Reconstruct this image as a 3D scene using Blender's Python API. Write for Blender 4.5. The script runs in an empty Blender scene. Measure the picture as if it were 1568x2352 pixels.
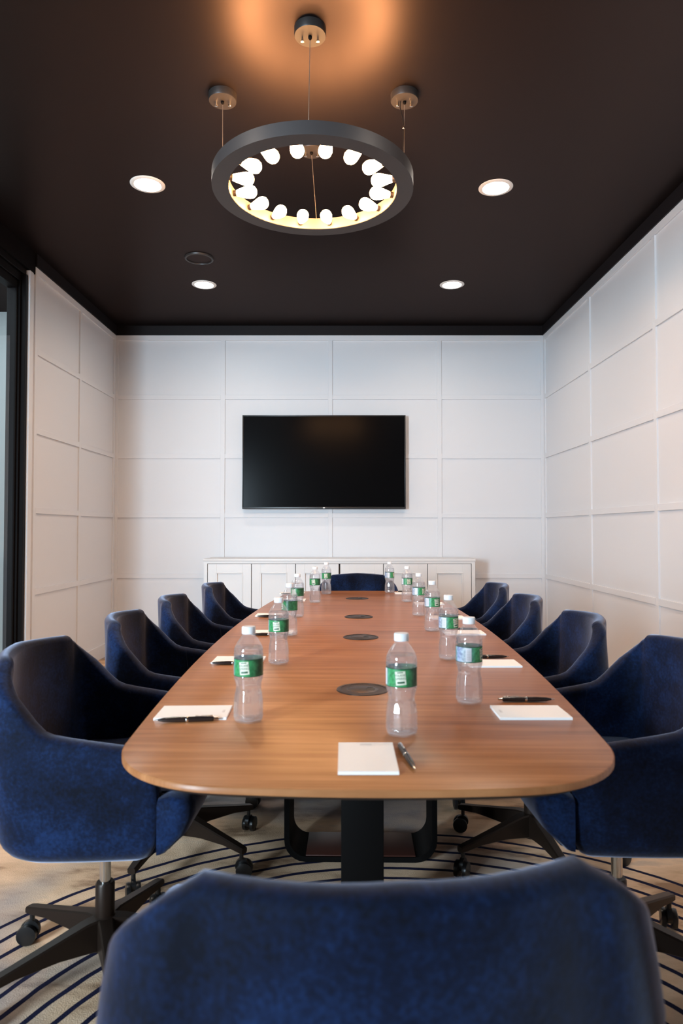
import bpy, bmesh, math, random
from mathutils import Vector, Matrix
random.seed(4)
S = bpy.context.scene
COL = S.collection
PI = math.pi

# ---------------------------------------------------------------- camera
cam_d = bpy.data.cameras.new('camera'); cam = bpy.data.objects.new('camera', cam_d); COL.objects.link(cam)
cam_d.sensor_fit = 'VERTICAL'; cam_d.sensor_height = 36.0
cam_d.lens = 36.0 * 1560 / 2352
cam.location = (0, 0, 1.15)
cam.rotation_euler = (PI / 2 + math.atan(41 / 1560), 0, 0)
cam_d.shift_x = -4 / 2352
cam_d.clip_start = 0.02
cam_d.dof.use_dof = True; cam_d.dof.focus_distance = 4.2; cam_d.dof.aperture_fstop = 5.6
S.camera = cam

# ---------------------------------------------------------------- world, exposure
w = bpy.data.worlds.new('world'); S.world = w; w.use_nodes = True
w.node_tree.nodes['Background'].inputs[0].default_value = (0.5, 0.6, 0.8, 1)
w.node_tree.nodes['Background'].inputs[1].default_value = 0.3
S.view_settings.view_transform = 'Standard'; S.view_settings.look = 'None'
S.view_settings.exposure = 0.0; S.view_settings.gamma = 1.0
try: S.view_settings.use_curve_mapping = False
except Exception: pass

def area(name, loc, target, sx, sy, power, color, spread=180, shape='RECTANGLE'):
    l = bpy.data.lights.new(name, 'AREA'); l.shape = shape; l.size = sx; l.size_y = sy
    l.energy = power; l.color = color; l.spread = math.radians(spread)
    o = bpy.data.objects.new(name, l); COL.objects.link(o); o.location = loc
    o.rotation_euler = (Vector(target) - Vector(loc)).to_track_quat('-Z', 'Y').to_euler()
    return o
# daylight coming through the glazed partition on the left, behind and beside the camera
DAY_POWER = 312; BULB = 112.0; SPOT_POWER = 7.3; LENS = 40.0
area('daylight', (-2.75, -1.7, 1.55), (-0.35, 6.4, 1.90), 0.8, 1.6, DAY_POWER, (0.70, 0.83, 1.0), 125)
area('corridor_fill', (-2.95, 4.2, 3.0), (-2.95, 4.4, 0), 0.8, 2.6, 45, (0.80, 0.90, 1.0))  # added overhead fill, brightens the corridor seen through the glass

# ---------------------------------------------------------------- helpers
def tag(o, label=None, cat=None, group=None, kind=None):
    if label: o['label'] = label
    if cat: o['category'] = cat
    if group: o['group'] = group
    if kind: o['kind'] = kind
    return o
def link(name, me, parent=None, loc=None, rz=None):
    o = bpy.data.objects.new(name, me); COL.objects.link(o)
    if parent: o.parent = parent
    if loc is not None: o.location = loc
    if rz is not None: o.rotation_euler = (0, 0, rz)
    return o
def empty(name, loc, rz=0, **k):
    o = link(name, None, None, loc, rz); o.empty_display_size = 0.1
    return tag(o, **k)
def mesh(name, bm, mat, smooth=True, angle=35):
    bmesh.ops.recalc_face_normals(bm, faces=bm.faces[:])
    me = bpy.data.meshes.new(name); bm.to_mesh(me); bm.free()
    for m in (mat if isinstance(mat, (list, tuple)) else [mat]): me.materials.append(m)
    if smooth:
        me.shade_smooth()
        try: me.set_sharp_from_angle(angle=math.radians(angle))
        except Exception: pass
    return me
def obj(name, bm, mat, parent=None, loc=None, rz=None, smooth=True, angle=35, **k):
    return tag(link(name, mesh(name, bm, mat, smooth, angle), parent, loc, rz), **k)
def box(bm, x0, x1, y0, y1, z0, z1, bev=0, mi=0):
    r = bmesh.ops.create_cube(bm, size=1)
    bmesh.ops.scale(bm, vec=(x1 - x0, y1 - y0, z1 - z0), verts=r['verts'])
    bmesh.ops.translate(bm, vec=((x0 + x1) / 2, (y0 + y1) / 2, (z0 + z1) / 2), verts=r['verts'])
    fs = {f for v in r['verts'] for f in v.link_faces}
    for f in fs: f.material_index = mi
    if bev:
        es = list({e for v in r['verts'] for e in v.link_edges})
        bmesh.ops.bevel(bm, geom=es, offset=bev, segments=2, affect='EDGES', profile=0.5)
    return bm
def nbox(*a, **k): return box(bmesh.new(), *a, **k)
def lathe(bm, prof, n=32, cap=True, c=(0, 0, 0), mod=None):
    rings = []
    for r, z in prof:
        ring = []
        for i in range(n):
            a = 2 * PI * i / n
            rr = r * (mod(a, z) if mod else 1)
            ring.append(bm.verts.new((c[0] + rr * math.cos(a), c[1] + rr * math.sin(a), c[2] + z)))
        rings.append(ring)
    for A, B in zip(rings, rings[1:]):
        for i in range(n): bm.faces.new((A[i], A[(i + 1) % n], B[(i + 1) % n], B[i]))
    if cap:
        bm.faces.new(rings[0][::-1]); bm.faces.new(rings[-1])
    return bm
def tube(bm, pts, r, n=8):
    pts = [Vector(p) for p in pts]; rings = []
    for i, p in enumerate(pts):
        d = (pts[min(i + 1, len(pts) - 1)] - pts[max(i - 1, 0)]).normalized()
        up = Vector((0, 0, 1)) if abs(d.z) < 0.9 else Vector((1, 0, 0))
        a = d.cross(up).normalized(); b = d.cross(a)
        rr = r[i] if isinstance(r, (list, tuple)) else r
        rings.append([bm.verts.new(p + rr * (math.cos(t) * a + math.sin(t) * b)) for t in [2 * PI * k / n for k in range(n)]])
    for A, B in zip(rings, rings[1:]):
        for i in range(n): bm.faces.new((A[i], A[(i + 1) % n], B[(i + 1) % n], B[i]))
    bm.faces.new(rings[0][::-1]); bm.faces.new(rings[-1])
    return bm
def loft(bm, loops, cap=True):
    R = [[bm.verts.new(p) for p in L] for L in loops]; n = len(R[0])
    for A, B in zip(R, R[1:]):
        for i in range(n): bm.faces.new((A[i], A[(i + 1) % n], B[(i + 1) % n], B[i]))
    if cap:
        bm.faces.new(R[0][::-1]); bm.faces.new(R[-1])
    return bm
def interp(tab, x):
    if x <= tab[0][0]: return tab[0][1]
    for (a, p), (b, q) in zip(tab, tab[1:]):
        if x <= b: return p + (q - p) * (x - a) / (b - a)
    return tab[-1][1]
def copy_tree(o, parent=None):
    c = o.copy(); COL.objects.link(c)
    if parent: c.parent = parent
    for ch in list(o.children): copy_tree(ch, c)
    return c
def text_into(bm, txt, size, fn, mi=0):
    cu = bpy.data.curves.new('t', 'FONT'); cu.body = txt; cu.size = size; cu.align_x = 'CENTER'; cu.align_y = 'CENTER'
    cu.resolution_u = 3
    o = bpy.data.objects.new('t', cu); COL.objects.link(o)
    dg = bpy.context.evaluated_depsgraph_get(); dg.update()
    me = o.evaluated_get(dg).to_mesh()
    vs = [bm.verts.new(fn(v.co.x, v.co.y)) for v in me.vertices]
    for p in me.polygons:
        try: bm.faces.new([vs[i] for i in p.vertices]).material_index = mi
        except ValueError: pass
    o.evaluated_get(dg).to_mesh_clear()
    bpy.data.objects.remove(o); bpy.data.curves.remove(cu)

# ---------------------------------------------------------------- materials
def mat(name, color=(0.8, 0.8, 0.8), rough=0.5, metal=0, **k):
    m = bpy.data.materials.new(name); m.use_nodes = True
    b = m.node_tree.nodes['Principled BSDF']
    b.inputs['Base Color'].default_value = (*color, 1); b.inputs['Roughness'].default_value = rough
    b.inputs['Metallic'].default_value = metal
    for kk, v in k.items(): b.inputs[kk].default_value = v
    return m
class N:
    def __init__(s, m): s.t = m.node_tree; s.n = s.t.nodes; s.b = s.n.get('Principled BSDF')
    def add(s, typ, **k):
        nd = s.n.new(typ)
        for a, v in k.items(): setattr(nd, a, v)
        return nd
    def l(s, a, b): s.t.links.new(a, b)
    def math(s, op, a, b=None):
        nd = s.add('ShaderNodeMath', operation=op)
        for i, v in enumerate((a, b)):
            if v is None: continue
            if isinstance(v, (int, float)): nd.inputs[i].default_value = v
            else: s.l(v, nd.inputs[i])
        return nd.outputs[0]
    def noise(s, scale, detail=3, vec=None, rough=0.5):
        nd = s.add('ShaderNodeTexNoise'); nd.inputs['Scale'].default_value = scale
        nd.inputs['Detail'].default_value = detail; nd.inputs['Roughness'].default_value = rough
        if vec is not None: s.l(vec, nd.inputs['Vector'])
        return nd
    def mapping(s, scale, rot=(0, 0, 0), loc=(0, 0, 0)):
        tc = s.add('ShaderNodeTexCoord'); mp = s.add('ShaderNodeMapping')
        mp.inputs['Scale'].default_value = scale; mp.inputs['Rotation'].default_value = rot; mp.inputs['Location'].default_value = loc
        s.l(tc.outputs['Object'], mp.inputs['Vector']); return mp.outputs[0]
    def ramp(s, fac, stops, interp='LINEAR'):
        nd = s.add('ShaderNodeValToRGB'); nd.color_ramp.interpolation = interp
        e = nd.color_ramp.elements
        while len(e) < len(stops): e.new(0.5)
        for i, (p, c) in enumerate(stops): e[i].position = p; e[i].color = (*c, 1)
        s.l(fac, nd.inputs[0]); return nd.outputs[0]
    def bump(s, h, strength, dist=0.01):
        nd = s.add('ShaderNodeBump'); nd.inputs['Strength'].default_value = strength; nd.inputs['Distance'].default_value = dist
        s.l(h, nd.inputs['Height']); s.l(nd.outputs[0], s.b.inputs['Normal'])

M = {}
M['wall'] = mat('painted_panel_wall', (0.72, 0.72, 0.74), 0.45)
k = N(M['wall']); nz = k.noise(60, 2, k.mapping((1, 1, 1))); k.bump(nz.outputs[0], 0.03, 0.002)
m = bpy.data.materials.new('black_satin_ceiling'); m.use_nodes = True; k = N(m); k.n.remove(k.b)
d = k.add('ShaderNodeBsdfDiffuse'); d.inputs[0].default_value = (0.004, 0.0032, 0.0036, 1)
g = k.add('ShaderNodeBsdfGlossy'); g.inputs['Roughness'].default_value = 0.36; g.inputs['Color'].default_value = (0.050, 0.038, 0.035, 1)
x = k.add('ShaderNodeAddShader'); k.l(d.outputs[0], x.inputs[0]); k.l(g.outputs[0], x.inputs[1]); k.l(x.outputs[0], k.n['Material Output'].inputs[0])
M['ceiling'] = m
M['crown'] = mat('black_satin_crown', (0.010, 0.008, 0.009), 0.5, **{'Specular IOR Level': 0.2})
M['black_metal'] = mat('black_powder_metal', (0.004, 0.0035, 0.0035), 0.6, **{'Specular IOR Level': 0.06})
M['ring_metal'] = mat('lamp_black_metal', (0.060, 0.052, 0.052), 0.5, 0.2)
M['ring_inner'] = mat('lamp_inner_lit', (0.22, 0.15, 0.10), 0.5, 0.2)  # warm bulb light on the ring's inner face, put into the colour
M['canopy'] = mat('canopy_metal', (0.035, 0.030, 0.028), 0.45, 0.3)
M['frame'] = mat('window_frame_black', (0.004, 0.0025, 0.0025), 0.5, **{'Specular IOR Level': 0.12})
M['white_plastic'] = mat('white_plastic', (0.85, 0.85, 0.83), 0.35)
M['chrome'] = mat('chrome', (0.8, 0.78, 0.75), 0.15, 1)
M['bronze'] = mat('dark_bronze', (0.022, 0.013, 0.009), 0.4, 0.4, **{'Specular IOR Level': 0.3})
M['caster'] = mat('caster_black', (0.010, 0.009, 0.009), 0.3)
M['cabinet'] = mat('cabinet_paint', (0.74, 0.735, 0.735), 0.4)
M['gap'] = mat('dark_gap', (0.15, 0.14, 0.14), 0.8)
M['screen'] = mat('tv_screen', (0.003, 0.003, 0.0035), 0.20, **{'Specular IOR Level': 0.05})
M['tv_body'] = mat('tv_body', (0.01, 0.01, 0.011), 0.35)
M['logo'] = mat('tv_emblem', (0.7, 0.7, 0.7), 0.3)
M['paper'] = mat('paper', (0.95, 0.93, 0.91), 0.6)
M['print'] = mat('grey_print', (0.60, 0.56, 0.55), 0.6)
M['pen'] = mat('pen_black', (0.02, 0.012, 0.010), 0.2)
M['cover'] = mat('table_cover_metal', (0.075, 0.050, 0.040), 0.38, 0.6)
M['cover_dark'] = mat('table_cover_slot', (0.015, 0.012, 0.010), 0.5)
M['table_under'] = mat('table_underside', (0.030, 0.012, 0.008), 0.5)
M['base_brown'] = mat('table_base_inner', (0.060, 0.018, 0.012), 0.45)
M['cap'] = mat('bottle_cap', (0.86, 0.87, 0.88), 0.35)
M['corridor'] = mat('corridor_wall', (0.27, 0.28, 0.27), 0.7)
M['cable'] = mat('steel_cable', (0.45, 0.38, 0.32), 0.35, 0.8)

def emit(name, color, strength):
    m = bpy.data.materials.new(name); m.use_nodes = True; k = N(m); k.n.remove(k.b)
    e = k.add('ShaderNodeEmission'); e.inputs[0].default_value = (*color, 1); e.inputs[1].default_value = strength
    k.l(e.outputs[0], k.n['Material Output'].inputs[0]); return m
M['bulb'] = emit('lit_bulb', (1.0, 0.50, 0.20), BULB)
M['lens'] = emit('lit_downlight', (1.0, 0.90, 0.78), LENS)

# thin clear glazing: mostly clear, reflections by fresnel
def thin(name, tint, ior=1.5, rough=0.0):
    m = bpy.data.materials.new(name); m.use_nodes = True; k = N(m); k.n.remove(k.b)
    t = k.add('ShaderNodeBsdfTransparent'); t.inputs[0].default_value = (*tint, 1)
    g = k.add('ShaderNodeBsdfGlossy'); g.inputs['Roughness'].default_value = rough
    f = k.add('ShaderNodeFresnel'); f.inputs[0].default_value = ior
    x = k.add('ShaderNodeMixShader'); gm = k.add('ShaderNodeNewGeometry')
    k.l(k.math('MULTIPLY', f.outputs[0], k.math('SUBTRACT', 1.0, gm.outputs['Backfacing'])), x.inputs[0]); k.l(t.outputs[0], x.inputs[1]); k.l(g.outputs[0], x.inputs[2])
    k.l(x.outputs[0], k.n['Material Output'].inputs[0]); return m
M['glass'] = thin('partition_glass', (0.90, 0.94, 0.93), 1.5)
M['pet'] = thin('bottle_plastic', (0.97, 0.97, 0.98), 1.9, 0.04)
m = bpy.data.materials.new('water'); m.use_nodes = True; k = N(m); k.n.remove(k.b)
t = k.add('ShaderNodeBsdfTransparent'); t.inputs[0].default_value = (0.97, 0.97, 0.98, 1)
g = k.add('ShaderNodeBsdfGlass'); g.inputs['IOR'].default_value = 1.33; g.inputs['Roughness'].default_value = 0.02
x = k.add('ShaderNodeMixShader'); x.inputs[0].default_value = 0.30
k.l(t.outputs[0], x.inputs[1]); k.l(g.outputs[0], x.inputs[2]); k.l(x.outputs[0], k.n['Material Output'].inputs[0]); M['water'] = m
# the moulded plastic also scatters a little light
k = N(M['pet']); o_ = k.n['Material Output'].inputs[0]; src = o_.links[0].from_socket
d = k.add('ShaderNodeBsdfTranslucent'); d.inputs[0].default_value = (0.9, 0.9, 0.92, 1); d2 = k.add('ShaderNodeBsdfDiffuse'); d2.inputs[0].default_value = (0.9, 0.9, 0.92, 1)
a1 = k.add('ShaderNodeMixShader'); a1.inputs[0].default_value = 0.5; k.l(d.outputs[0], a1.inputs[1]); k.l(d2.outputs[0], a1.inputs[2])
a2 = k.add('ShaderNodeMixShader'); a2.inputs[0].default_value = 0.13; k.l(src, a2.inputs[1]); k.l(a1.outputs[0], a2.inputs[2]); k.l(a2.outputs[0], o_)

# velvet
m = mat('navy_velvet', (0.01, 0.03, 0.1), 0.8); k = N(m); b = k.b
v = k.mapping((1, 1, 1))
n1 = k.noise(9, 4, v, 0.65); n2 = k.noise(140, 3, v)
mx = k.math('ADD', k.math('MULTIPLY', n1.outputs[0], 0.65), k.math('MULTIPLY', n2.outputs[0], 0.35))
k.l(k.ramp(mx, [(0.36, (0.0011, 0.0026, 0.009)), (0.5, (0.0022, 0.0075, 0.029)), (0.66, (0.0062, 0.022, 0.080))]), b.inputs['Base Color'])
b.inputs['Sheen Weight'].default_value = 1.0; b.inputs['Sheen Roughness'].default_value = 0.35
b.inputs['Sheen Tint'].default_value = (0.45, 0.48, 0.62, 1); b.inputs['Specular IOR Level'].default_value = 0.15
k.bump(n2.outputs[0], 0.15, 0.002)
M['velvet'] = m

# walnut veneer, grain across the table
m = mat('walnut_veneer', (0.4, 0.2, 0.1), 0.32); k = N(m); b = k.b
v = k.mapping((0.9, 16, 3)); n1 = k.noise(2.2, 6, v, 0.6)
v2 = k.mapping((3, 150, 5)); n2 = k.noise(1.5, 3, v2)
v3 = k.mapping((0.6, 3.0, 1)); n3 = k.noise(1.3, 3, v3)
mx = k.math('ADD', k.math('ADD', k.math('MULTIPLY', n1.outputs[0], 0.5), k.math('MULTIPLY', n2.outputs[0], 0.2)), k.math('MULTIPLY', n3.outputs[0], 0.3))
k.l(k.ramp(mx, [(0.34, (0.215, 0.070, 0.023)), (0.48, (0.355, 0.135, 0.050)), (0.64, (0.490, 0.210, 0.085))]), b.inputs['Base Color'])
b.inputs['Specular IOR Level'].default_value = 0.25
k.bump(n2.outputs[0], 0.04, 0.001)
M['wood'] = m

# carpet: brushed beige field with concentric navy lines
m = mat('carpet', (0.4, 0.3, 0.2), 0.95); k = N(m); b = k.b
v = k.mapping((1, 1, 1))
wv = k.mapping((1.0, 2.6, 1), (0, 0, 0.5)); n1 = k.noise(2.6, 5, wv, 0.62)
wv2 = k.mapping((1.1, 1.0, 1), (0, 0, -0.3), (3, 1, 0)); n2 = k.noise(1.4, 3, wv2, 0.5)
n3 = k.noise(260, 2, v)
beige = k.ramp(n1.outputs[0], [(0.36, (0.33, 0.20, 0.12)), (0.45, (0.62, 0.41, 0.26)), (0.60, (0.78, 0.54, 0.36)), (0.72, (0.50, 0.38, 0.30))])
grey = k.ramp(n1.outputs[0], [(0.38, (0.24, 0.21, 0.21)), (0.55, (0.36, 0.32, 0.31)), (0.7, (0.46, 0.38, 0.33))])
mm = k.add('ShaderNodeMix', data_type='RGBA')
k.l(k.ramp(n2.outputs[0], [(0.52, (0, 0, 0)), (0.64, (0.9, 0.9, 0.9))]), mm.inputs[0]); k.l(beige, mm.inputs[6]); k.l(grey, mm.inputs[7])
sp = k.add('ShaderNodeSeparateXYZ'); k.l(v, sp.inputs[0])
dx = k.math('SUBTRACT', sp.outputs[0], 0.15); dy = k.math('SUBTRACT', sp.outputs[1], 1.24)
rad = k.math('SQRT', k.math('ADD', k.math('MULTIPLY', dx, dx), k.math('MULTIPLY', dy, dy)))
nw = k.noise(5, 2, v); rad = k.math('ADD', rad, k.math('MULTIPLY', k.math('SUBTRACT', nw.outputs[0], 0.5), 0.02))
fr = k.math('FRACT', k.math('DIVIDE', k.math('SUBTRACT', 1.375 + 0.066 * 30, rad), 0.066))
ln = k.math('LESS_THAN', fr, 0.24)
ln = k.math('MULTIPLY', ln, k.math('LESS_THAN', rad, 1.375))
m2 = k.add('ShaderNodeMix', data_type='RGBA'); k.l(ln, m2.inputs[0]); k.l(mm.outputs[2], m2.inputs[6]); m2.inputs[7].default_value = (0.012, 0.012, 0.035, 1)
k.l(m2.outputs[2], b.inputs['Base Color']); k.bump(n3.outputs[0], 0.5, 0.003); b.inputs['Specular IOR Level'].default_value = 0.1
M['carpet'] = m

# printed wrap of the bottle: green with pale and blue-pink stretches around the bottle
m = mat('green_label', (0.05, 0.3, 0.1), 0.35); k = N(m); b = k.b
v = k.mapping((1, 1, 1)); sp = k.add('ShaderNodeSeparateXYZ'); k.l(v, sp.inputs[0])
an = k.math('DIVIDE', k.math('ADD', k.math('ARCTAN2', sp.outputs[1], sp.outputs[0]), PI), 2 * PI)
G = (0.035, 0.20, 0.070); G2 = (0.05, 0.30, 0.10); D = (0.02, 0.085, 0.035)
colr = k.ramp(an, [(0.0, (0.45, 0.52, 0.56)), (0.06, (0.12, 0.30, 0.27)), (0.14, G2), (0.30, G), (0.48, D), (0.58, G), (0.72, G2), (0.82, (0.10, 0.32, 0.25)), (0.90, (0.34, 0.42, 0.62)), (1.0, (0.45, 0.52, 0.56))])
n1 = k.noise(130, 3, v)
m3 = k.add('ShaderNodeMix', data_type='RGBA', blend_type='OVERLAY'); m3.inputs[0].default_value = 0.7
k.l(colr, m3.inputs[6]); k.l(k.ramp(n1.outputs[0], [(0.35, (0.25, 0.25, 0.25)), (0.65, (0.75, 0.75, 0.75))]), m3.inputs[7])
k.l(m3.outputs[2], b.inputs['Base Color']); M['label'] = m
M['cream'] = mat('label_cream', (0.70, 0.70, 0.55), 0.4)
M['label_white'] = mat('label_white', (0.80, 0.80, 0.84), 0.4)
M['label_ink'] = mat('label_ink', (0.03, 0.10, 0.05), 0.4)
M['label_edge'] = mat('label_dark_green', (0.012, 0.06, 0.03), 0.4)

# ---------------------------------------------------------------- room shell
XL, XR, YB, YN, ZC, ZT = -2.175, 1.915, 6.43, -2.9, 3.09, 3.0
COR = -3.7                                       # far side of the corridor beyond the glass
obj('floor', nbox(COR, XR + 0.1, YN - 0.1, YB + 0.1, -0.05, 0), M['carpet'], kind='structure', smooth=False)
obj('ceiling', nbox(COR, XR + 0.1, YN - 0.1, YB + 0.1, ZC, ZC + 0.05), M['ceiling'], kind='structure', smooth=False)
RAILS = [0.694, 1.265, 1.827, 2.388]             # underside heights of the rails
BT, PT = 0.016, 0.005                            # how proud battens and panels stand
BW = 0.042

def panelled(name, origin, udir, ndir, L, verts, corner0=True, corner1=True):
    """slab with panels and battens as parts. u runs along the wall, n points into the room."""
    O = Vector(origin); U = Vector(udir); Nn = Vector(ndir)
    def bx(bm, u0, u1, n0, n1, z0, z1, bev=0.0):
        a = O + U * u0 + Nn * n0; c = O + U * u1 + Nn * n1
        box(bm, min(a.x, c.x), max(a.x, c.x), min(a.y, c.y), max(a.y, c.y), z0, z1, bev); return bm
    wl = obj(name, bx(bmesh.new(), 0, L, -0.1, 0, 0, ZC), M['wall'], kind='structure', smooth=False)
    vs = sorted(verts)
    for c in vs: obj('batten', bx(bmesh.new(), c - BW / 2, c + BW / 2, 0, BT, 0.12, ZT - 0.05, 0.0015), M['wall'], wl, smooth=False)
    edges = []
    lo = 0.0
    for c in vs: edges.append((lo, c - BW / 2)); lo = c + BW / 2
    edges.append((lo, L))
    edges = [e for e in edges if e[1] - e[0] > 0.02]
    rows = [(0.12, RAILS[0])] + [(r + BW, (RAILS[i + 1] if i + 1 < len(RAILS) else ZT - 0.05)) for i, r in enumerate(RAILS)]
    for a, c in edges:
        for z0, z1 in rows: obj('panel', bx(bmesh.new(), a, c, 0, PT, z0, z1), M['wall'], wl, smooth=False)
        for r in RAILS: obj('rail', bx(bmesh.new(), a, c, 0, BT, r, r + BW, 0.0015), M['wall'], wl, smooth=False)
    obj('top_rail', bx(bmesh.new(), 0, L, 0, BT, ZT - 0.05, ZT, 0.0015), M['wall'], wl, smooth=False)
    return bx
xs = [-1.142, -0.123, 0.912]
W = XR - XL
bxb = panelled('wall_back', (XL, YB, 0), (1, 0, 0), (0, -1, 0), W, [0.022] + [x - XL for x in xs] + [W - 0.022])
bxr = panelled('wall_right', (XR, YB - BT, 0), (0, -1, 0), (-1, 0, 0), YB - BT - YN, [0.022] + [YB - BT - y for y in (5.225, 4.125, 3.025, 1.925, 0.825, -0.275, -1.375, -2.475)])
LE = 4.73                                        # where the left wall ends and the glazing starts
bxl = panelled('wall_left', (XL, YB - BT, 0), (0, -1, 0), (1, 0, 0), YB - BT - LE, [0.022, YB - BT - 5.565, YB - BT - LE - 0.022])
obj('wall_near', nbox(COR, XR + 0.1, YN - 0.1, YN, 0, ZC), M['wall'], kind='structure', smooth=False)
obj('wall_corridor', nbox(COR - 0.1, COR, YN - 0.1, YB + 0.1, 0, ZC), M['corridor'], kind='structure', smooth=False)
obj('wall_corridor_end', nbox(COR, XL - 0.1, 6.0, 6.1, 0, ZC), M['corridor'], kind='structure', smooth=False)
for nm, f, a in (('baseboard_back', bxb, (0, W)), ('baseboard_right', bxr, (0, YB - YN)), ('baseboard_left', bxl, (0, YB - BT - LE))):
    bm = f(bmesh.new(), a[0], a[1] - 0.002, 0, 0.020, 0, 0.12, 0.002)
    obj(nm, bm, M['wall'], kind='structure', smooth=False)
obj('trim_1', nbox(XL, XR, YB - 0.024, YB, ZT, ZC), M['crown'], kind='structure', smooth=False)
obj('trim_2', nbox(XR - 0.024, XR, YN, YB - 0.024, ZT, ZC), M['crown'], kind='structure', smooth=False)
obj('trim_3', nbox(XL, XL + 0.024, LE, YB - 0.024, ZT, ZC), M['crown'], kind='structure', smooth=False)
# white post that ends the left wall
bm = nbox(XL - 0.10, XL + 0.006, LE - 0.045, LE, 0, 2.943, 0.003)
obj('trim_4', box(bm, XL - 0.10, XL + 0.022, LE - 0.098, LE - 0.045, 0, 2.938, 0.003), M['wall'], kind='structure', smooth=False)

# glazed partition with black stepped frame, from the white post to the near wall
GY1 = LE - 0.098
wf = obj('window_1', nbox(XL - 0.12, XL + 0.012, YN, LE, 2.945, ZC), M['frame'], kind='structure', smooth=False)
for z0, z1, xo in ((2.90, 2.945, -0.004), (2.845, 2.90, -0.022), (2.79, 2.845, -0.036)):
    obj('window_header', nbox(XL - 0.10, XL + xo, YN, GY1, z0, z1, 0.003), M['frame'], wf, smooth=False)
obj('window_sill', nbox(XL - 0.10, XL - 0.012, YN, GY1, 0, 0.10, 0.003), M['frame'], wf, smooth=False)
for y0, y1, z1, xo in ((0.036, 0.0, 2.90, 0.008), (0.056, 0.037, 2.845, -0.020), (0.076, 0.057, 2.79, -0.034)):
    obj('window_stile', nbox(XL - 0.10, XL + xo, GY1 - y0, GY1 - y1, 0.1, z1, 0.002), M['frame'], wf, smooth=False)
ys = [GY1 - 0.07, -1.3, YN]
for i, y in enumerate(ys[1:-1]):
    obj('mullion', nbox(XL - 0.09, XL - 0.012, y - 0.03, y + 0.03, 0.1, 2.79, 0.003), M['frame'], wf, smooth=False)
for a, c in zip(ys, ys[1:]):
    obj('pane', nbox(XL - 0.052, XL - 0.044, c + 0.02, a + 0.01, 0.09, 2.80), M['glass'], wf, smooth=False)

# ---------------------------------------------------------------- ring lamp
LC = Vector((-0.135, 3.0, 2.66))
lamp = empty('ring_chandelier', (LC.x, LC.y, ZC), label='black ring chandelier with sixteen glowing bulbs hanging by cables from the ceiling', cat='chandelier')
dz = LC.z - ZC
bm = lathe(bmesh.new(), [(0.374, 0), (0.446, 0), (0.446, 0.055), (0.374, 0.055)], 96, cap=False)
bm.verts.ensure_lookup_table()
for i in range(96): bm.faces.new((bm.verts[288 + i], bm.verts[288 + (i + 1) % 96], bm.verts[(i + 1) % 96], bm.verts[i]))
obj('ring_frame', bm, M['ring_metal'], lamp, (0, 0, dz), angle=30)
obj('inner_band', lathe(bmesh.new(), [(0.3735, 0.002), (0.3725, 0.002), (0.3725, 0.053), (0.3735, 0.053)], 96, cap=False), M['ring_inner'], lamp, (0, 0, dz), angle=30, label='lamp-lit warm inner band')
def bulb_me():
    pr = [(0.010, 0.010), (0.0145, 0.020), (0.020, 0.040), (0.0255, 0.060), (0.0285, 0.076), (0.0275, 0.090), (0.022, 0.101), (0.012, 0.108), (0.002, 0.110)]
    return mesh('bulb', lathe(bmesh.new(), pr, 20), M['bulb'])
bme = bulb_me(); sme = mesh('socket', lathe(bmesh.new(), [(0.013, 0), (0.013, 0.018), (0.010, 0.020)], 16), M['canopy'])
for i in range(16):
    a = 2 * PI * (i + 0.5) / 16 + 0.02
    p = Vector((0.372 * math.cos(a), 0.372 * math.sin(a), dz + 0.027))
    q = Vector((-math.cos(a), -math.sin(a), 0)).to_track_quat('Z', 'Y')
    bo = link('bulb', bme, lamp, p); bo.rotation_mode = 'QUATERNION'; bo.rotation_quaternion = q
    so = link('socket', sme, bo)
cans = [(-0.128, 2.578), (-0.537, 2.977), (0.273, 2.977), (-0.160, 3.385)]
angs = [-PI / 2, PI, 0, PI / 2]
for i, ((cx, cy), a) in enumerate(zip(cans, angs)):
    lx, ly = cx - LC.x, cy - LC.y
    c = obj('canopy', lathe(bmesh.new(), [(0.062, 0), (0.062, -0.028), (0.060, -0.032), (0.002, -0.032)], 40), M['canopy'], lamp, (lx, ly, 0))
    for sx in (-0.030, 0.030):
        obj('screw', lathe(bmesh.new(), [(0.004, -0.030), (0.004, -0.042), (0.0065, -0.043), (0.0065, -0.050), (0.001, -0.052)], 10), M['chrome'], c, (sx, 0.006, 0))
    obj('strain_relief', lathe(bmesh.new(), [(0.0075, -0.031), (0.0075, -0.040), (0.003, -0.046), (0.001, -0.047)], 12), M['black_metal'], c)
    ex, ey = 0.405 * math.cos(a), 0.405 * math.sin(a)
    obj('cable', tube(bmesh.new(), [(lx, ly, -0.04), (ex, ey, dz + 0.054)], 0.0014, 6), M['cable'], lamp)
cx, cy = cans[2]; lx, ly = cx - LC.x, cy - LC.y
pts = [(lx - 0.018, ly, -0.03), (lx - 0.020, ly, -0.06), (lx - 0.008, ly, -0.11), (lx - 0.004, ly, -0.15), (lx - 0.006, ly, -0.25), (lx - 0.004, ly, dz + 0.054)]
obj('power_cord', tube(bmesh.new(), pts, 0.0024, 6), M['caster'], lamp, label='slim dark power cord beside the right cable')
obj('cable_clip', lathe(bmesh.new(), [(0.002, -0.006), (0.005, -0.004), (0.005, 0.004), (0.002, 0.006)], 10), M['chrome'], lamp, (lx - 0.004, ly, -0.15))

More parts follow.
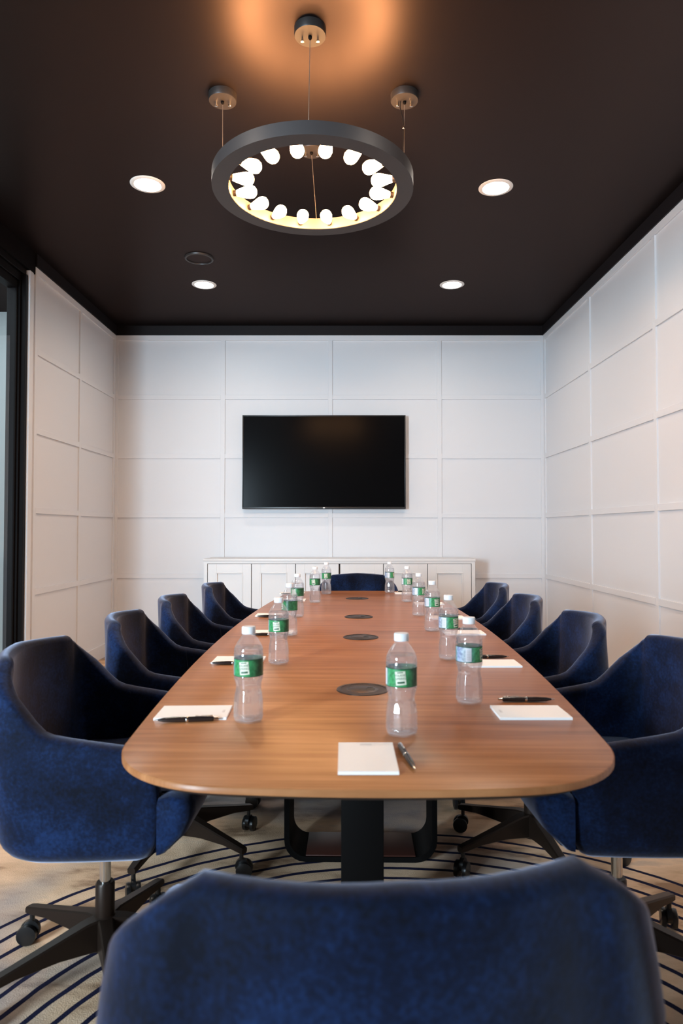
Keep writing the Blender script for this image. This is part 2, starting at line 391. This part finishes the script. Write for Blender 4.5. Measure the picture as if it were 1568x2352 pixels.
# ---------------------------------------------------------------- downlights
def make_downlight():
    t = empty('downlight', (0, 0, ZC))
    bm = lathe(bmesh.new(), [(0.072, -0.001), (0.074, -0.006), (0.088, -0.006), (0.096, -0.002), (0.096, 0)], 40, cap=False)
    obj('trim_ring', bm, M['white_plastic'], t)
    obj('lens', lathe(bmesh.new(), [(0.073, -0.0015), (0.070, -0.0035), (0.01, -0.0045)], 32), M['lens'], t)
    return t
spots = [(-1.098, 3.765, 'round recessed downlight, large one to the left of the ring chandelier'), (0.864, 3.80, 'round recessed downlight, large one to the right of the ring chandelier'),
         (-1.100, 5.325, 'small far recessed downlight on the left, next to a dark ceiling ring'), (0.860, 5.325, 'small far recessed downlight on the right, above the television side'),
         (-1.098, 2.2, 'recessed downlight left of and behind the chandelier, beyond the frame'), (0.864, 2.2, 'recessed downlight right of and behind the chandelier, beyond the frame')]
dl = make_downlight()
for i, (x, y, lab) in enumerate(spots):
    o = dl if i == 0 else copy_tree(dl)
    o.location = (x, y, ZC); tag(o, lab, 'ceiling light', 'recessed downlights')
    l = area('downlight_lamp', (x, y, ZC - 0.012), (x, y, 0), 0.13, 0.13, SPOT_POWER, (1.0, 0.85, 0.72), 160, 'DISK')
    l.parent = o; l.matrix_parent_inverse = Matrix.Translation(Vector((-x, -y, -ZC)))
cs = empty('ceiling_speaker', (-1.028, 4.80, ZC), label='round black flush ceiling cover near the far left downlight', cat='ceiling cover')
obj('bezel', lathe(bmesh.new(), [(0.085, -0.003), (0.088, -0.012), (0.100, -0.010), (0.103, 0)], 40, cap=False), M['canopy'], cs)
obj('grille', lathe(bmesh.new(), [(0.086, 0), (0.085, -0.006), (0.03, -0.008), (0.001, -0.008)], 40), M['ceiling'], cs)

# ---------------------------------------------------------------- television
tv = empty('television', (-0.18, 6.40, 1.345), label='large black flat screen television mounted on the panelled back wall', cat='television')
w2 = 0.765
obj('body', nbox(-w2, w2, -0.055, -0.012, 0, 0.880, 0.006), M['tv_body'], tv)
bm = nbox(-w2 + 0.002, w2 - 0.002, -0.0700, -0.055, 0.002, 0.020, 0.001)
box(bm, -w2 + 0.002, w2 - 0.002, -0.0700, -0.055, 0.868, 0.878, 0.001)
box(bm, -w2 + 0.002, -w2 + 0.012, -0.0700, -0.055, 0.020, 0.868, 0.001)
box(bm, w2 - 0.012, w2 - 0.002, -0.0700, -0.055, 0.020, 0.868, 0.001)
obj('bezel', bm, M['tv_body'], tv)
obj('screen', nbox(-w2 + 0.012, w2 - 0.012, -0.066, -0.055, 0.020, 0.868), M['screen'], tv, smooth=False)
bm = lathe(bmesh.new(), [(0.011, 0), (0.011, 0.0012), (0.001, 0.0018)], 20)
bmesh.ops.scale(bm, vec=(1, 0.55, 1), verts=bm.verts[:]); bmesh.ops.rotate(bm, matrix=Matrix.Rotation(PI / 2, 3, 'X'), verts=bm.verts[:])
obj('emblem', bm, M['logo'], tv, (0, -0.0702, 0.011), label='small pale oval maker emblem')
obj('wall_mount', nbox(-0.25, 0.25, -0.014, 0.013, 0.25, 0.65), M['black_metal'], tv)

# ---------------------------------------------------------------- credenza
X0, X1, CF, CH = -1.239, 1.172, 6.03, 0.893
cab = empty('credenza', ((X0 + X1) / 2, CF, 0), label='long low white credenza with six framed doors against the back wall', cat='cabinet')
hw = (X1 - X0) / 2; D_ = YB - 0.022 - CF
obj('worktop', nbox(-hw, hw, -0.006, D_, CH - 0.022, CH, 0.002), M['cabinet'], cab)
bm = nbox(-hw + 0.004, -hw + 0.034, 0, D_, 0.0, CH - 0.022); box(bm, hw - 0.034, hw - 0.004, 0, D_, 0.0, CH - 0.022)
box(bm, -hw + 0.034, hw - 0.034, 0.0, 0.02, CH - 0.042, CH - 0.022); box(bm, -hw + 0.034, hw - 0.034, 0.02, 0.04, 0, 0.10)
obj('carcass', bm, M['cabinet'], cab, smooth=False)
obj('back_panel', nbox(-hw + 0.034, hw - 0.034, 0.04, D_, 0.0, CH - 0.0225), M['gap'], cab, smooth=False)
iw = 2 * (hw - 0.036); dw = iw / 6
for i in range(6):
    a = -hw + 0.036 + i * dw + (0.003 if i != 3 else 0.007); c = a + dw - (0.006 if i not in (2,) else 0.010)
    if i == 3: c = a + dw - 0.010
    d = link('door', None, cab)
    z0, z1 = 0.11, CH - 0.046; F = 0.078
    bm = nbox(a, a + F, 0.002, 0.022, z0, z1, 0.0015); box(bm, c - F, c, 0.002, 0.022, z0, z1, 0.0015)
    box(bm, a + F, c - F, 0.002, 0.022, z1 - F, z1, 0.0015); box(bm, a + F, c - F, 0.002, 0.022, z0, z0 + F, 0.0015)
    COL.objects.unlink(d); bpy.data.objects.remove(d)
    d = obj('door', bm, M['cabinet'], cab, smooth=False)
    obj('door_panel', nbox(a + F, c - F, 0.014, 0.020, z0 + F, z1 - F), M['cabinet'], d, smooth=False)
    bm = nbox(a + F - 0.006, a + F + 0.006, -0.003, 0.014, z0 + F, z1 - F, 0.002); box(bm, c - F - 0.006, c - F + 0.006, -0.003, 0.014, z0 + F, z1 - F, 0.002)
    box(bm, a + F - 0.006, c - F + 0.006, -0.003, 0.014, z1 - F - 0.006, z1 - F + 0.006, 0.002); box(bm, a + F - 0.006, c - F + 0.006, -0.003, 0.014, z0 + F - 0.006, z0 + F + 0.006, 0.002)
    obj('moulding', bm, M['cabinet'], d, smooth=False)

# ---------------------------------------------------------------- conference table
TC = Vector((0.066, 2.765, 0)); TR = -0.0155
tab = empty('conference_table', TC, TR, label='long boat-shaped walnut conference table with rounded corners and black base', cat='table')
def outline(ins=0.0):
    hwf = lambda v: 0.520 - 0.0305 * v * v - ins
    endf = lambda x: 1.710 - 0.22 * x * x - ins
    pts = []
    # quadrant: from side middle to end middle, corner filleted with a cubic
    R = 0.19 - ins * 0.5
    vc = endf(hwf(1.68)); xc = hwf(vc)
    q = [(hwf(vc * 1.0 * t / 14 - R * t / 14), (vc - R) * t / 14) for t in range(15)]
    A = Vector((hwf(vc - R), vc - R)); C = Vector((xc - R, endf(xc - R)))
    P1 = Vector((hwf(vc - R * 0.38), vc - R * 0.38)); P2 = Vector((xc - R * 0.38, endf(xc - R * 0.38)))
    for i in range(1, 16):
        t = i / 16; q.append(tuple((1 - t) ** 3 * A + 3 * (1 - t) ** 2 * t * P1 + 3 * (1 - t) * t * t * P2 + t ** 3 * C))
    for i in range(8):
        x = (xc - R) * (1 - i / 7); q.append((x, endf(x)))
    Q1 = q; Q2 = [(-x, y) for x, y in q[::-1]][1:]; Q3 = [(-x, -y) for x, y in q][1:]; Q4 = [(x, -y) for x, y in q[::-1]][1:-1]
    return Q1 + Q2 + Q3 + Q4
lv = [(0.003, 0.7500), (0.0, 0.7475), (0.0, 0.7380)]
obj('tabletop', loft(bmesh.new(), [[(x, y, z) for x, y in outline(i)] for i, z in lv[::-1]]), M['wood'], tab, angle=60)
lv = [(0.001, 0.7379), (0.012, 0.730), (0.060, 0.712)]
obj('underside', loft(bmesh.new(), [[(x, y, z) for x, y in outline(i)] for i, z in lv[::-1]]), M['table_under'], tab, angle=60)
def rrect(cx, cz, w, h, r, y, n=6):
    P = []
    for sx, sz, a0 in ((1, -1, -PI / 2), (1, 1, 0), (-1, 1, PI / 2), (-1, -1, PI)):
        for i in range(n + 1):
            a = a0 + PI / 2 * i / n
            P.append((cx + sx * (w / 2 - r) + r * math.cos(a), y, cz + sz * (h / 2 - r) + r * math.sin(a)))
    return P
for s in (-1, 1):
    # rounded steel loop standing across the table
    yA, yB = s * 0.385, s * 0.195
    H = 0.712
    out = [rrect(0, H / 2, 0.53, H, 0.075, y) for y in (yA, yB)]; inn = [rrect(0, H / 2, 0.494, H - 0.036, 0.060, y) for y in (yA, yB)]
    bm = loft(bmesh.new(), [out[0], out[1], inn[1], inn[0], out[0]], cap=False)
    bmesh.ops.remove_doubles(bm, verts=bm.verts[:], dist=1e-5)
    lp = obj('loop_leg', bm, M['black_metal'], tab, angle=40, label='black rounded rectangular loop of the base')
    obj('liner', nbox(-0.190, 0.190, min(yA, yB) + 0.004, max(yA, yB) - 0.004, 0.0185, 0.0225, 0.001), M['base_brown'], lp, label='dark red-brown liner')
    y = s * 0.86
    obj('column', nbox(-0.058, 0.058, y - 0.04, y + 0.04, 0.02, 0.712, 0.004), M['black_metal'], tab)
    obj('foot', nbox(-0.075, 0.075, y - 0.06, y + 0.06, 0, 0.020, 0.004), M['black_metal'], tab)
obj('stretcher', nbox(-0.04, 0.04, -1.2, 1.2, 0.665, 0.712, 0.004), M['black_metal'], tab)

# round metal cable covers set in the tabletop
def cover_bm():
    g = empty('cable_cover', (0, 0, 0))
    obj('rim', lathe(bmesh.new(), [(0.057, 0), (0.057, 0.0022), (0.060, 0.0032), (0.065, 0.0022), (0.066, 0)], 48, cap=False), M['cover'], g)
    obj('lid', lathe(bmesh.new(), [(0.057, 0.0001), (0.057, 0.0012), (0.040, 0.0018), (0.0385, 0.0008), (0.0365, 0.0018), (0.001, 0.0022)], 48), M['cover'], g)
    bm = nbox(0.008, 0.030, -0.012, 0.004, 0.0019, 0.0028, 0.0008); box(bm, 0.012, 0.026, 0.010, 0.016, 0.0019, 0.0028, 0.0006)
    obj('finger_slot', bm, M['cover_dark'], g)
    return g
cv = cover_bm()
for i, (x, y, lab) in enumerate([(0.049, 1.712, 'round dark metal cable cover nearest the camera, set in the tabletop'), (0.065, 2.540, 'round dark metal cable cover, second from the near end of the tabletop'),
                                 (0.071, 3.133, 'round dark metal cable cover, third from the near end of the tabletop'), (0.081, 3.963, 'round dark metal cable cover farthest away, just before the far chair')]):
    o = cv if i == 0 else copy_tree(cv); o.location = (x, y, 0.7501); tag(o, lab, 'cable cover', 'round covers along the table axis')

# ---------------------------------------------------------------- chairs
TH = 0.048
def u_back(z): return interp([(0.40, -0.140), (0.405, -0.155), (0.415, -0.168), (0.43, -0.178), (0.45, -0.184), (0.55, -0.196), (0.70, -0.205), (0.86, -0.202)], z)
def w_half(z): return interp([(0.40, 0.224), (0.405, 0.240), (0.415, 0.252), (0.43, 0.260), (0.45, 0.266), (0.55, 0.276), (0.63, 0.280), (0.70, 0.276), (0.86, 0.244)], z)
def u_front(z): return interp([(0.40, 0.13), (0.405, 0.15), (0.415, 0.165), (0.43, 0.175), (0.45, 0.185), (0.55, 0.195), (0.70, 0.165), (0.86, 0.165)], z)
NA, NC, NB = 14, 9, 6
def plan(j, z, off=0.0):
    """point on the plan curve; j runs 0..2*(NA+NC+NB), front of one arm round the back to the other"""
    T = NA + NC + NB; s = 1
    if j > T: j = 2 * T - j; s = -1
    w_, b_, f_ = w_half(z), u_back(z), u_front(z); R = interp([(0.40, 0.10), (0.70, 0.090), (0.86, 0.076)], z); bow = interp([(0.40, 0.02), (0.70, 0.035), (0.86, 0.05)], z)
    if j <= NA:
        t = j / NA; u = f_ + (b_ + R - f_) * t
        v = w_ - 0.012 * (1 - t) ** 2
        n = Vector((0, -1))
    elif j <= NA + NC:
        a = PI / 2 * (j - NA) / NC
        u = b_ + R - R * math.sin(a); v = w_ - R + R * math.cos(a); n = Vector((math.sin(a), -math.cos(a)))
    else:
        t = (j - NA - NC) / NB; v = (w_ - R) * (1 - t); n = Vector((1, 0))
        u = b_ - bow * (1 - (1 - t) ** 2)
    # centre bow blended through the corner
    p = Vector((u, v)) + n * off
    return Vector((p.x, s * p.y))
def top_h(j):
    T = NA + NC + NB; j = min(j, 2 * T - j)
    return interp([(0, 0.665), (8, 0.690), (10, 0.698), (11, 0.707), (12, 0.726), (NA, 0.774), (NA + 3, 0.808), (NA + 6, 0.836), (NA + NC, 0.854), (T, 0.862)], j)
def section(j, shrink=0.0, push=0.0):
    H = top_h(j) - shrink; P = []
    a, b = shrink, TH - shrink
    r = (b - a) / 2
    b = a + (b - a) * interp([(0.70, 1.0), (0.86, 0.88)], H); r = (b - a) / 2
    zs = [0.40, 0.405, 0.415, 0.43, 0.45, 0.52, 0.58, 0.64]
    for z in zs: P.append((plan(j, z, a), z))
    for z in [0.64 + (H - r - 0.64) * t for t in (0.34, 0.67)]: P.append((plan(j, z, a), z))
    for i in range(9):
        ang = PI * i / 8; z = H - r + r * math.sin(ang) * 0.75
        o = (a + b) / 2 - r * math.cos(ang); P.append((plan(j, z, o), z))
    for z in [0.64 + (H - r - 0.64) * t for t in (0.67, 0.34)] + [0.60, 0.54, 0.48]: P.append((plan(j, z, b), z))
    P.append((plan(j, 0.44, b), 0.44))
    P.append((plan(j, 0.40, b), 0.400))
    return [(p.x + push, p.y, z) for p, z in P]
def make_chair():
    t = empty('swivel_chair', (0, 0, 0))
    T2 = 2 * (NA + NC + NB)
    loops = [section(0, 0.014, 0.014), section(0, 0.005, 0.010)] + [section(j) for j in range(T2 + 1)] + [section(T2, 0.005, 0.010), section(T2, 0.014, 0.014)]
    obj('shell', loft(bmesh.new(), loops), M['velvet'], t, angle=50)
    # seat cushion: lofted across its width from a side outline
    prof = [(-0.10, 0.405), (0.06, 0.404), (0.15, 0.409), (0.225, 0.430), (0.268, 0.475), (0.285, 0.515), (0.284, 0.540), (0.268, 0.556), (0.235, 0.562), (0.10, 0.556), (-0.05, 0.540), (-0.165, 0.535), (-0.175, 0.52), (-0.150, 0.45), (-0.125, 0.415)]
    lo = []
    cu, cz = 0.05, 0.47
    for v, sc in ((-0.272, 0.86), (-0.268, 0.93), (-0.258, 0.975), (-0.2285, 0.99), (-0.2275, 0.99), (-0.1, 1.01), (0.1, 1.01), (0.2275, 0.99), (0.2285, 0.99), (0.258, 0.975), (0.268, 0.93), (0.272, 0.86)):
        lo.append([(cu + (u - cu) * sc if abs(v) < 0.228 else max(cu + (u - cu) * sc, 0.205), v, cz + (z - cz) * sc if abs(v) < 0.228 else max(cz + (z - cz) * sc, 0.436)) for u, z in prof])
    obj('seat', loft(bmesh.new(), lo), M['velvet'], t, angle=50)
    for s in (0, 1):
        j = 9 if s == 0 else T2 - 9
        P = [plan(j, z, TH + 0.0002) for z in (0.55, 0.60, 0.65, 0.675)]
        obj('seam', tube(bmesh.new(), [(p.x, p.y, z) for p, z in zip(P, (0.55, 0.60, 0.65, 0.675))], 0.0012, 5), M['velvet'], t)
    obj('mounting_plate', nbox(-0.09, 0.11, -0.09, 0.09, 0.376, 0.4045, 0.004), M['caster'], t)
    obj('piston', lathe(bmesh.new(), [(0.014, 0.22), (0.014, 0.380)], 16), M['chrome'], t, label='bright gas lift piston')
    obj('column', lathe(bmesh.new(), [(0.028, 0.075), (0.030, 0.08), (0.030, 0.155), (0.024, 0.160), (0.024, 0.238), (0.021, 0.243), (0.014, 0.243)], 24), M['bronze'], t)
    for i in range(5):
        a = math.radians(6 + 72 * i)
        L = []
        for r, hwid, zt, zb in ((0.020, 0.020, 0.158, 0.078), (0.05, 0.018, 0.156, 0.082), (0.12, 0.016, 0.140, 0.090), (0.22, 0.0145, 0.118, 0.090), (0.285, 0.0145, 0.104, 0.082), (0.305, 0.013, 0.099, 0.080)):
            L.append([(r, -hwid, zb + 0.004), (r, -hwid, zt - 0.004), (r, -hwid + 0.004, zt), (r, hwid - 0.004, zt), (r, hwid, zt - 0.004), (r, hwid, zb + 0.004), (r, hwid - 0.005, zb), (r, -hwid + 0.005, zb)])
        lg = obj('leg', loft(bmesh.new(), L), M['bronze'], t, rz=a, angle=30)
        bm = lathe(bmesh.new(), [(0.007, 0.05), (0.007, 0.088)], 10)
        for sy in (-1, 1):
            b2 = lathe(bmesh.new(), [(0.018, -0.008), (0.0265, -0.0065), (0.0275, 0), (0.0265, 0.0065), (0.015, 0.010)], 20)
            bmesh.ops.rotate(b2, matrix=Matrix.Rotation(PI / 2, 3, 'X'), verts=b2.verts[:]); bmesh.ops.translate(b2, vec=(0.010, sy * 0.0145, 0.0275), verts=b2.verts[:])
            me = bpy.data.meshes.new('x'); b2.to_mesh(me); b2.free(); bm.from_mesh(me); bpy.data.meshes.remove(me)
        b3 = lathe(bmesh.new(), [(0.0225, -0.007), (0.0225, 0.007)], 18)
        bmesh.ops.rotate(b3, matrix=Matrix.Rotation(PI / 2, 3, 'X'), verts=b3.verts[:]); bmesh.ops.translate(b3, vec=(0.002, 0, 0.040), verts=b3.verts[:])
        me = bpy.data.meshes.new('x'); b3.to_mesh(me); b3.free(); bm.from_mesh(me); bpy.data.meshes.remove(me)
        obj('caster', bm, M['caster'], lg, (0.292, 0, 0), rz=0.6)
    return t
ch = make_chair()
Rr = math.radians
chairs = [(-0.615, 1.780, 0, 'navy velvet swivel chair nearest on the left side, cut by the left edge'),
          (-0.585, 2.435, 4, 'navy velvet swivel chair second from the camera on the left side'),
          (-0.575, 3.070, 2, 'navy velvet swivel chair third from the camera on the left side'),
          (-0.530, 3.780, 0, 'navy velvet swivel chair farthest along the left side, by the credenza'),
          (0.715, 1.800, 181, 'navy velvet swivel chair nearest on the right side, cut by the right edge'),
          (0.660, 2.415, 178, 'navy velvet swivel chair second from the camera on the right side'),
          (0.640, 3.080, 178, 'navy velvet swivel chair third from the camera on the right side'),
          (0.660, 3.770, 180, 'navy velvet swivel chair farthest along the right side'),
          (0.032, 0.800, 94.5, 'navy velvet swivel chair in the foreground seen from behind, at the near table end'),
          (0.095, 4.400, -91, 'navy velvet swivel chair at the far table end, only its back showing')]
for i, (x, y, r, lab) in enumerate(chairs):
    o = ch if i == 0 else copy_tree(ch)
    o.location = (x, y, 0); o.rotation_euler = (0, 0, Rr(r)); tag(o, lab, 'chair', 'swivel chairs around the conference table')
    for lg in o.children:                       # the star base turns freely under each seat
        if lg.name.startswith('leg'): lg.rotation_euler.z += Rr((0, 30, 15, 40, -3, 22, -20, 33, 10, 25)[i])

# ---------------------------------------------------------------- bottles
def make_bottle():
    t = empty('water_bottle', (0, 0, 0))
    pr = [(0.004, 0.006), (0.016, 0.0035), (0.021, 0.0), (0.026, 0.0015), (0.0300, 0.006), (0.0318, 0.013)]
    z = 0.016
    while z < 0.062:
        r = interp([(0.016, 0.0320), (0.045, 0.0318), (0.062, 0.0295)], z)
        pr += [(r, z), (r - 0.0014, z + 0.0035)]; z += 0.0075
    pr += [(0.0275, 0.068), (0.0268, 0.076), (0.0280, 0.084), (0.0305, 0.092), (0.0315, 0.098), (0.0308, 0.1005), (0.0308, 0.1385), (0.0318, 0.141), (0.0318, 0.146), (0.0308, 0.149), (0.0315, 0.153), (0.0305, 0.159), (0.0275, 0.166), (0.0225, 0.174), (0.0170, 0.1815), (0.0140, 0.185), (0.0130, 0.1875), (0.0155, 0.188), (0.0155, 0.1895), (0.0125, 0.190)]
    def mod(a, z):
        if z < 0.012: return 1 + 0.06 * math.cos(5 * a) * (0.012 - z) / 0.012
        if z < 0.066: return 1 + 0.016 * math.cos(12 * a)
        return 1
    obj('body', lathe(bmesh.new(), pr, 60, mod=mod), M['pet'], t, angle=60)
    wp = [(max(r - 0.0007, 0.002), max(z, 0.0045) + (0.001 if z < 0.01 else 0)) for r, z in pr if z < 0.160]
    wp += [(0.0285, 0.162), (0.002, 0.1622)]
    obj('water', lathe(bmesh.new(), wp, 60, mod=mod), M['water'], t, angle=60, label='clear water')
    cp = [(0.0145, 0.1895), (0.0148, 0.1905), (0.0148, 0.2030), (0.0138, 0.2048), (0.001, 0.2050)]
    obj('cap', lathe(bmesh.new(), cp, 48, mod=lambda a, z: 1 + (0.010 if math.cos(24 * a) > 0 and 0.191 < z < 0.2035 else 0)), M['cap'], t, label='white screw cap')
    R = 0.0313
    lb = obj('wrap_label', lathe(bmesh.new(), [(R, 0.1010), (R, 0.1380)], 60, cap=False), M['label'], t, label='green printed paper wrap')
    def cyl(r, s, zc, tilt=0):
        def f(x, y):
            x, y = x * math.cos(tilt) - y * math.sin(tilt), x * math.sin(tilt) + y * math.cos(tilt)
            a = -PI / 2 + x / r + s; return (r * math.cos(a), r * math.sin(a), zc + y)
        return f
    def patch(bm, f, w_, h_, n=8):
        A = [[bm.verts.new(f(-w_ / 2 + w_ * i / n, y)) for i in range(n + 1)] for y in (-h_ / 2, h_ / 2)]
        for i in range(n): bm.faces.new((A[0][i], A[0][i + 1], A[1][i + 1], A[1][i]))
        return bm
    bm = patch(bmesh.new(), cyl(R + 0.00025, 0.0, 0.1196, 0.10), 0.021, 0.027)
    obj('badge', bm, M['cream'], lb)
    bm = bmesh.new(); f = cyl(R + 0.0005, 0.0, 0.1196, 0.10)
    text_into(bm, 'POLAND', 0.0062, lambda x, y: f(x, y + 0.0055)); text_into(bm, 'SPRING', 0.0062, lambda x, y: f(x, y - 0.0010))
    patch(bm, lambda x, y: f(x, y - 0.0085), 0.015, 0.004); patch(bm, lambda x, y: f(x, y + 0.0112), 0.012, 0.0018)
    obj('lettering', bm, M['label_ink'], lb)
    bm = patch(bmesh.new(), cyl(R + 0.00025, -1.30, 0.1196), 0.014, 0.032)
    obj('barcode_panel', bm, M['label_white'], lb)
    bm = bmesh.new(); f = cyl(R + 0.0005, -1.30, 0.1196)
    for i in range(12): patch(bm, lambda x, y, i=i: f(x, y - 0.011 + i * 0.002), 0.009, 0.0006 + 0.0005 * (i % 3 == 0), 3)
    obj('barcode', bm, M['print'], lb)
    for za, zb in ((0.1365, 0.1380), (0.1010, 0.1022)): obj('label_border', lathe(bmesh.new(), [(R + 0.0002, za), (R + 0.0002, zb)], 60, cap=False), M['label_edge'], lb)
    return t
bt = make_bottle()
BT_ = [(-0.198, 1.430, 10, 'water bottle, the large near one on the left side of the table'),
       (-0.193, 2.040, 8, 'water bottle with green wrap, second from the near end on the left side'),
       (-0.203, 2.578, 70, 'water bottle on the left side partly hidden behind the second one'),
       (-0.211, 3.131, 30, 'water bottle fourth from the near end on the left side'),
       (-0.155, 3.733, 15, 'water bottle fifth from the near end on the left side, standing clear'),
       (-0.105, 4.229, 5, 'farthest left water bottle, beside the far chair back'),
       (0.114, 1.338, 8, 'largest water bottle, foreground right of centre behind the pen and notepad'),
       (0.291, 1.580, -62, 'near water bottle on the right side with barcode turned to the camera'),
       (0.326, 2.113, -40, 'water bottle second from the near end on the right side'),
       (0.352, 2.697, -30, 'water bottle third from the near end on the right side'),
       (0.352, 3.176, -45, 'water bottle fourth from the near end on the right side'),
       (0.354, 3.778, -15, 'water bottle fifth from the near end on the right side'),
       (0.293, 4.310, -60, 'farthest right water bottle, in front of the far chair back corner')]
for i, (x, y, r, lab) in enumerate(BT_):
    o = bt if i == 0 else copy_tree(bt)
    o.location = (x, y, 0.7502); o.scale = (0.965,) * 3; o.rotation_euler = (0, 0, Rr(-r)); tag(o, lab, 'bottle', 'water bottles on the conference table')

# ---------------------------------------------------------------- notepads and pens
def make_pad():
    t = empty('notepad', (0, 0, 0))
    bm = bmesh.new()
    for i in range(6):
        e = random.uniform(-0.0004, 0.0004); box(bm, -0.050 + e, 0.050 + e, -0.0755 + e, 0.0755 + e, i * 0.0009, i * 0.0009 + 0.0008)
    obj('sheets', bm, M['paper'], t, smooth=False)
    obj('binding', nbox(-0.0502, 0.0502, 0.0757, 0.0765, 0, 0.0054), M['paper'], t, smooth=False)
    bm = bmesh.new()
    box(bm, -0.011, 0.011, 0.0655, 0.0665, 0.0054, 0.00545); box(bm, -0.011, 0.011, 0.0615, 0.0620, 0.0054, 0.00545)
    for i in range(6): box(bm, -0.0100 + i * 0.0036, -0.0082 + i * 0.0036, 0.0628, 0.0648, 0.0054, 0.00545)
    obj('heading', bm, M['print'], t, smooth=False, label='tiny faint grey printed heading')
    return t
def make_pen():
    t = empty('ballpoint_pen', (0, 0, 0)); z = 0.0056
    rot = Matrix.Rotation(PI / 2, 3, 'Y')
    def part(nm, prof, m, **k):
        bm = lathe(bmesh.new(), prof, 16); bmesh.ops.rotate(bm, matrix=rot, verts=bm.verts[:]); bmesh.ops.translate(bm, vec=(0, 0, z), verts=bm.verts[:])
        return obj(nm, bm, m, t, **k)
    part('barrel', [(0.0035, -0.052), (0.0052, -0.050), (0.0056, -0.02), (0.0056, 0.025), (0.0046, 0.050), (0.0022, 0.062)], M['pen'])
    part('band', [(0.0056, 0.000), (0.0059, 0.001), (0.0059, 0.004), (0.0056, 0.005)], M['chrome'])
    part('tip', [(0.0022, 0.0615), (0.0009, 0.0700)], M['chrome'])
    part('push_button', [(0.0024, -0.062), (0.0026, -0.0615), (0.0026, -0.052)], M['chrome'])
    bm = nbox(-0.050, -0.014, -0.0016, 0.0016, z + 0.0062, z + 0.0072, 0.0003); box(bm, -0.050, -0.046, -0.0016, 0.0016, z + 0.004, z + 0.0065)
    obj('clip', bm, M['chrome'], t)
    return t
pad0 = make_pad(); pen0 = make_pen(); npad = npen = 0
def place(proto, n, x, y, r, lab, cat, grp):
    o = proto if n == 0 else copy_tree(proto)
    o.location = (x, y, 0.7502); o.rotation_euler = (0, 0, Rr(r)); tag(o, lab, cat, grp)
# x, y, rotation; pen x, y, rotation
PADS = [(0.0415, 1.195, 0, 0.110, 1.200, -83, 'at the near table end, square to the camera', 'beside the near end notepad, pointing at the camera'),
        (-0.324, 1.487, -88, -0.322, 1.425, 186, 'nearest on the left side, beside the large left bottle', 'along the near edge of the nearest left notepad'),
        (-0.318, 2.085, -90, -0.325, 2.026, 184, 'second on the left side, partly behind the large left bottle', 'on the near edge of the second left notepad'),
        (-0.272, 2.640, -90, -0.280, 2.580, 182, 'third on the left side, behind the second left bottle', 'on the near edge of the third left notepad'),
        (-0.330, 3.180, -90, -0.330, 3.118, 180, 'fourth on the left side, behind the second left bottle cap', 'on the near edge of the fourth left notepad'),
        (-0.290, 3.860, -90, -0.290, 3.800, 180, 'fifth on the left side, between two left bottles', 'on the near edge of the fifth left notepad'),
        (-0.320, 4.265, -90, -0.320, 4.205, 180, 'farthest on the left side, behind the fifth left bottle', 'on the near edge of the farthest left notepad'),
        (0.4065, 1.489, 90, 0.422, 1.592, 0, 'nearest on the right side, near the corner of the table', 'just beyond the nearest right notepad'),
        (0.444, 2.031, 90, 0.446, 2.125, 0, 'second on the right side, behind the barcode bottle', 'just beyond the second right notepad'),
        (0.466, 2.635, 90, 0.470, 2.715, 0, 'third on the right side, beside the third right bottle', 'just beyond the third right notepad'),
        (0.472, 3.090, 90, 0.475, 3.170, 0, 'fourth on the right side, peeking past a bottle', 'just beyond the fourth right notepad'),
        (0.462, 3.670, 90, 0.465, 3.750, 0, 'fifth on the right side, behind the third right bottle cap', 'just beyond the fifth right notepad'),
        (0.400, 4.270, 90, 0.402, 4.345, 0, 'farthest on the right side, by the last right bottle', 'just beyond the farthest right notepad')]
for i, (x, y, r, px, py, pr_, l1, l2) in enumerate(PADS):
    place(pad0, i, x, y, r, 'white paper notepad ' + l1, 'notepad', 'notepads at the place settings')
    place(pen0, i, px, py, pr_, 'black ballpoint pen ' + l2, 'pen', 'pens at the place settings')
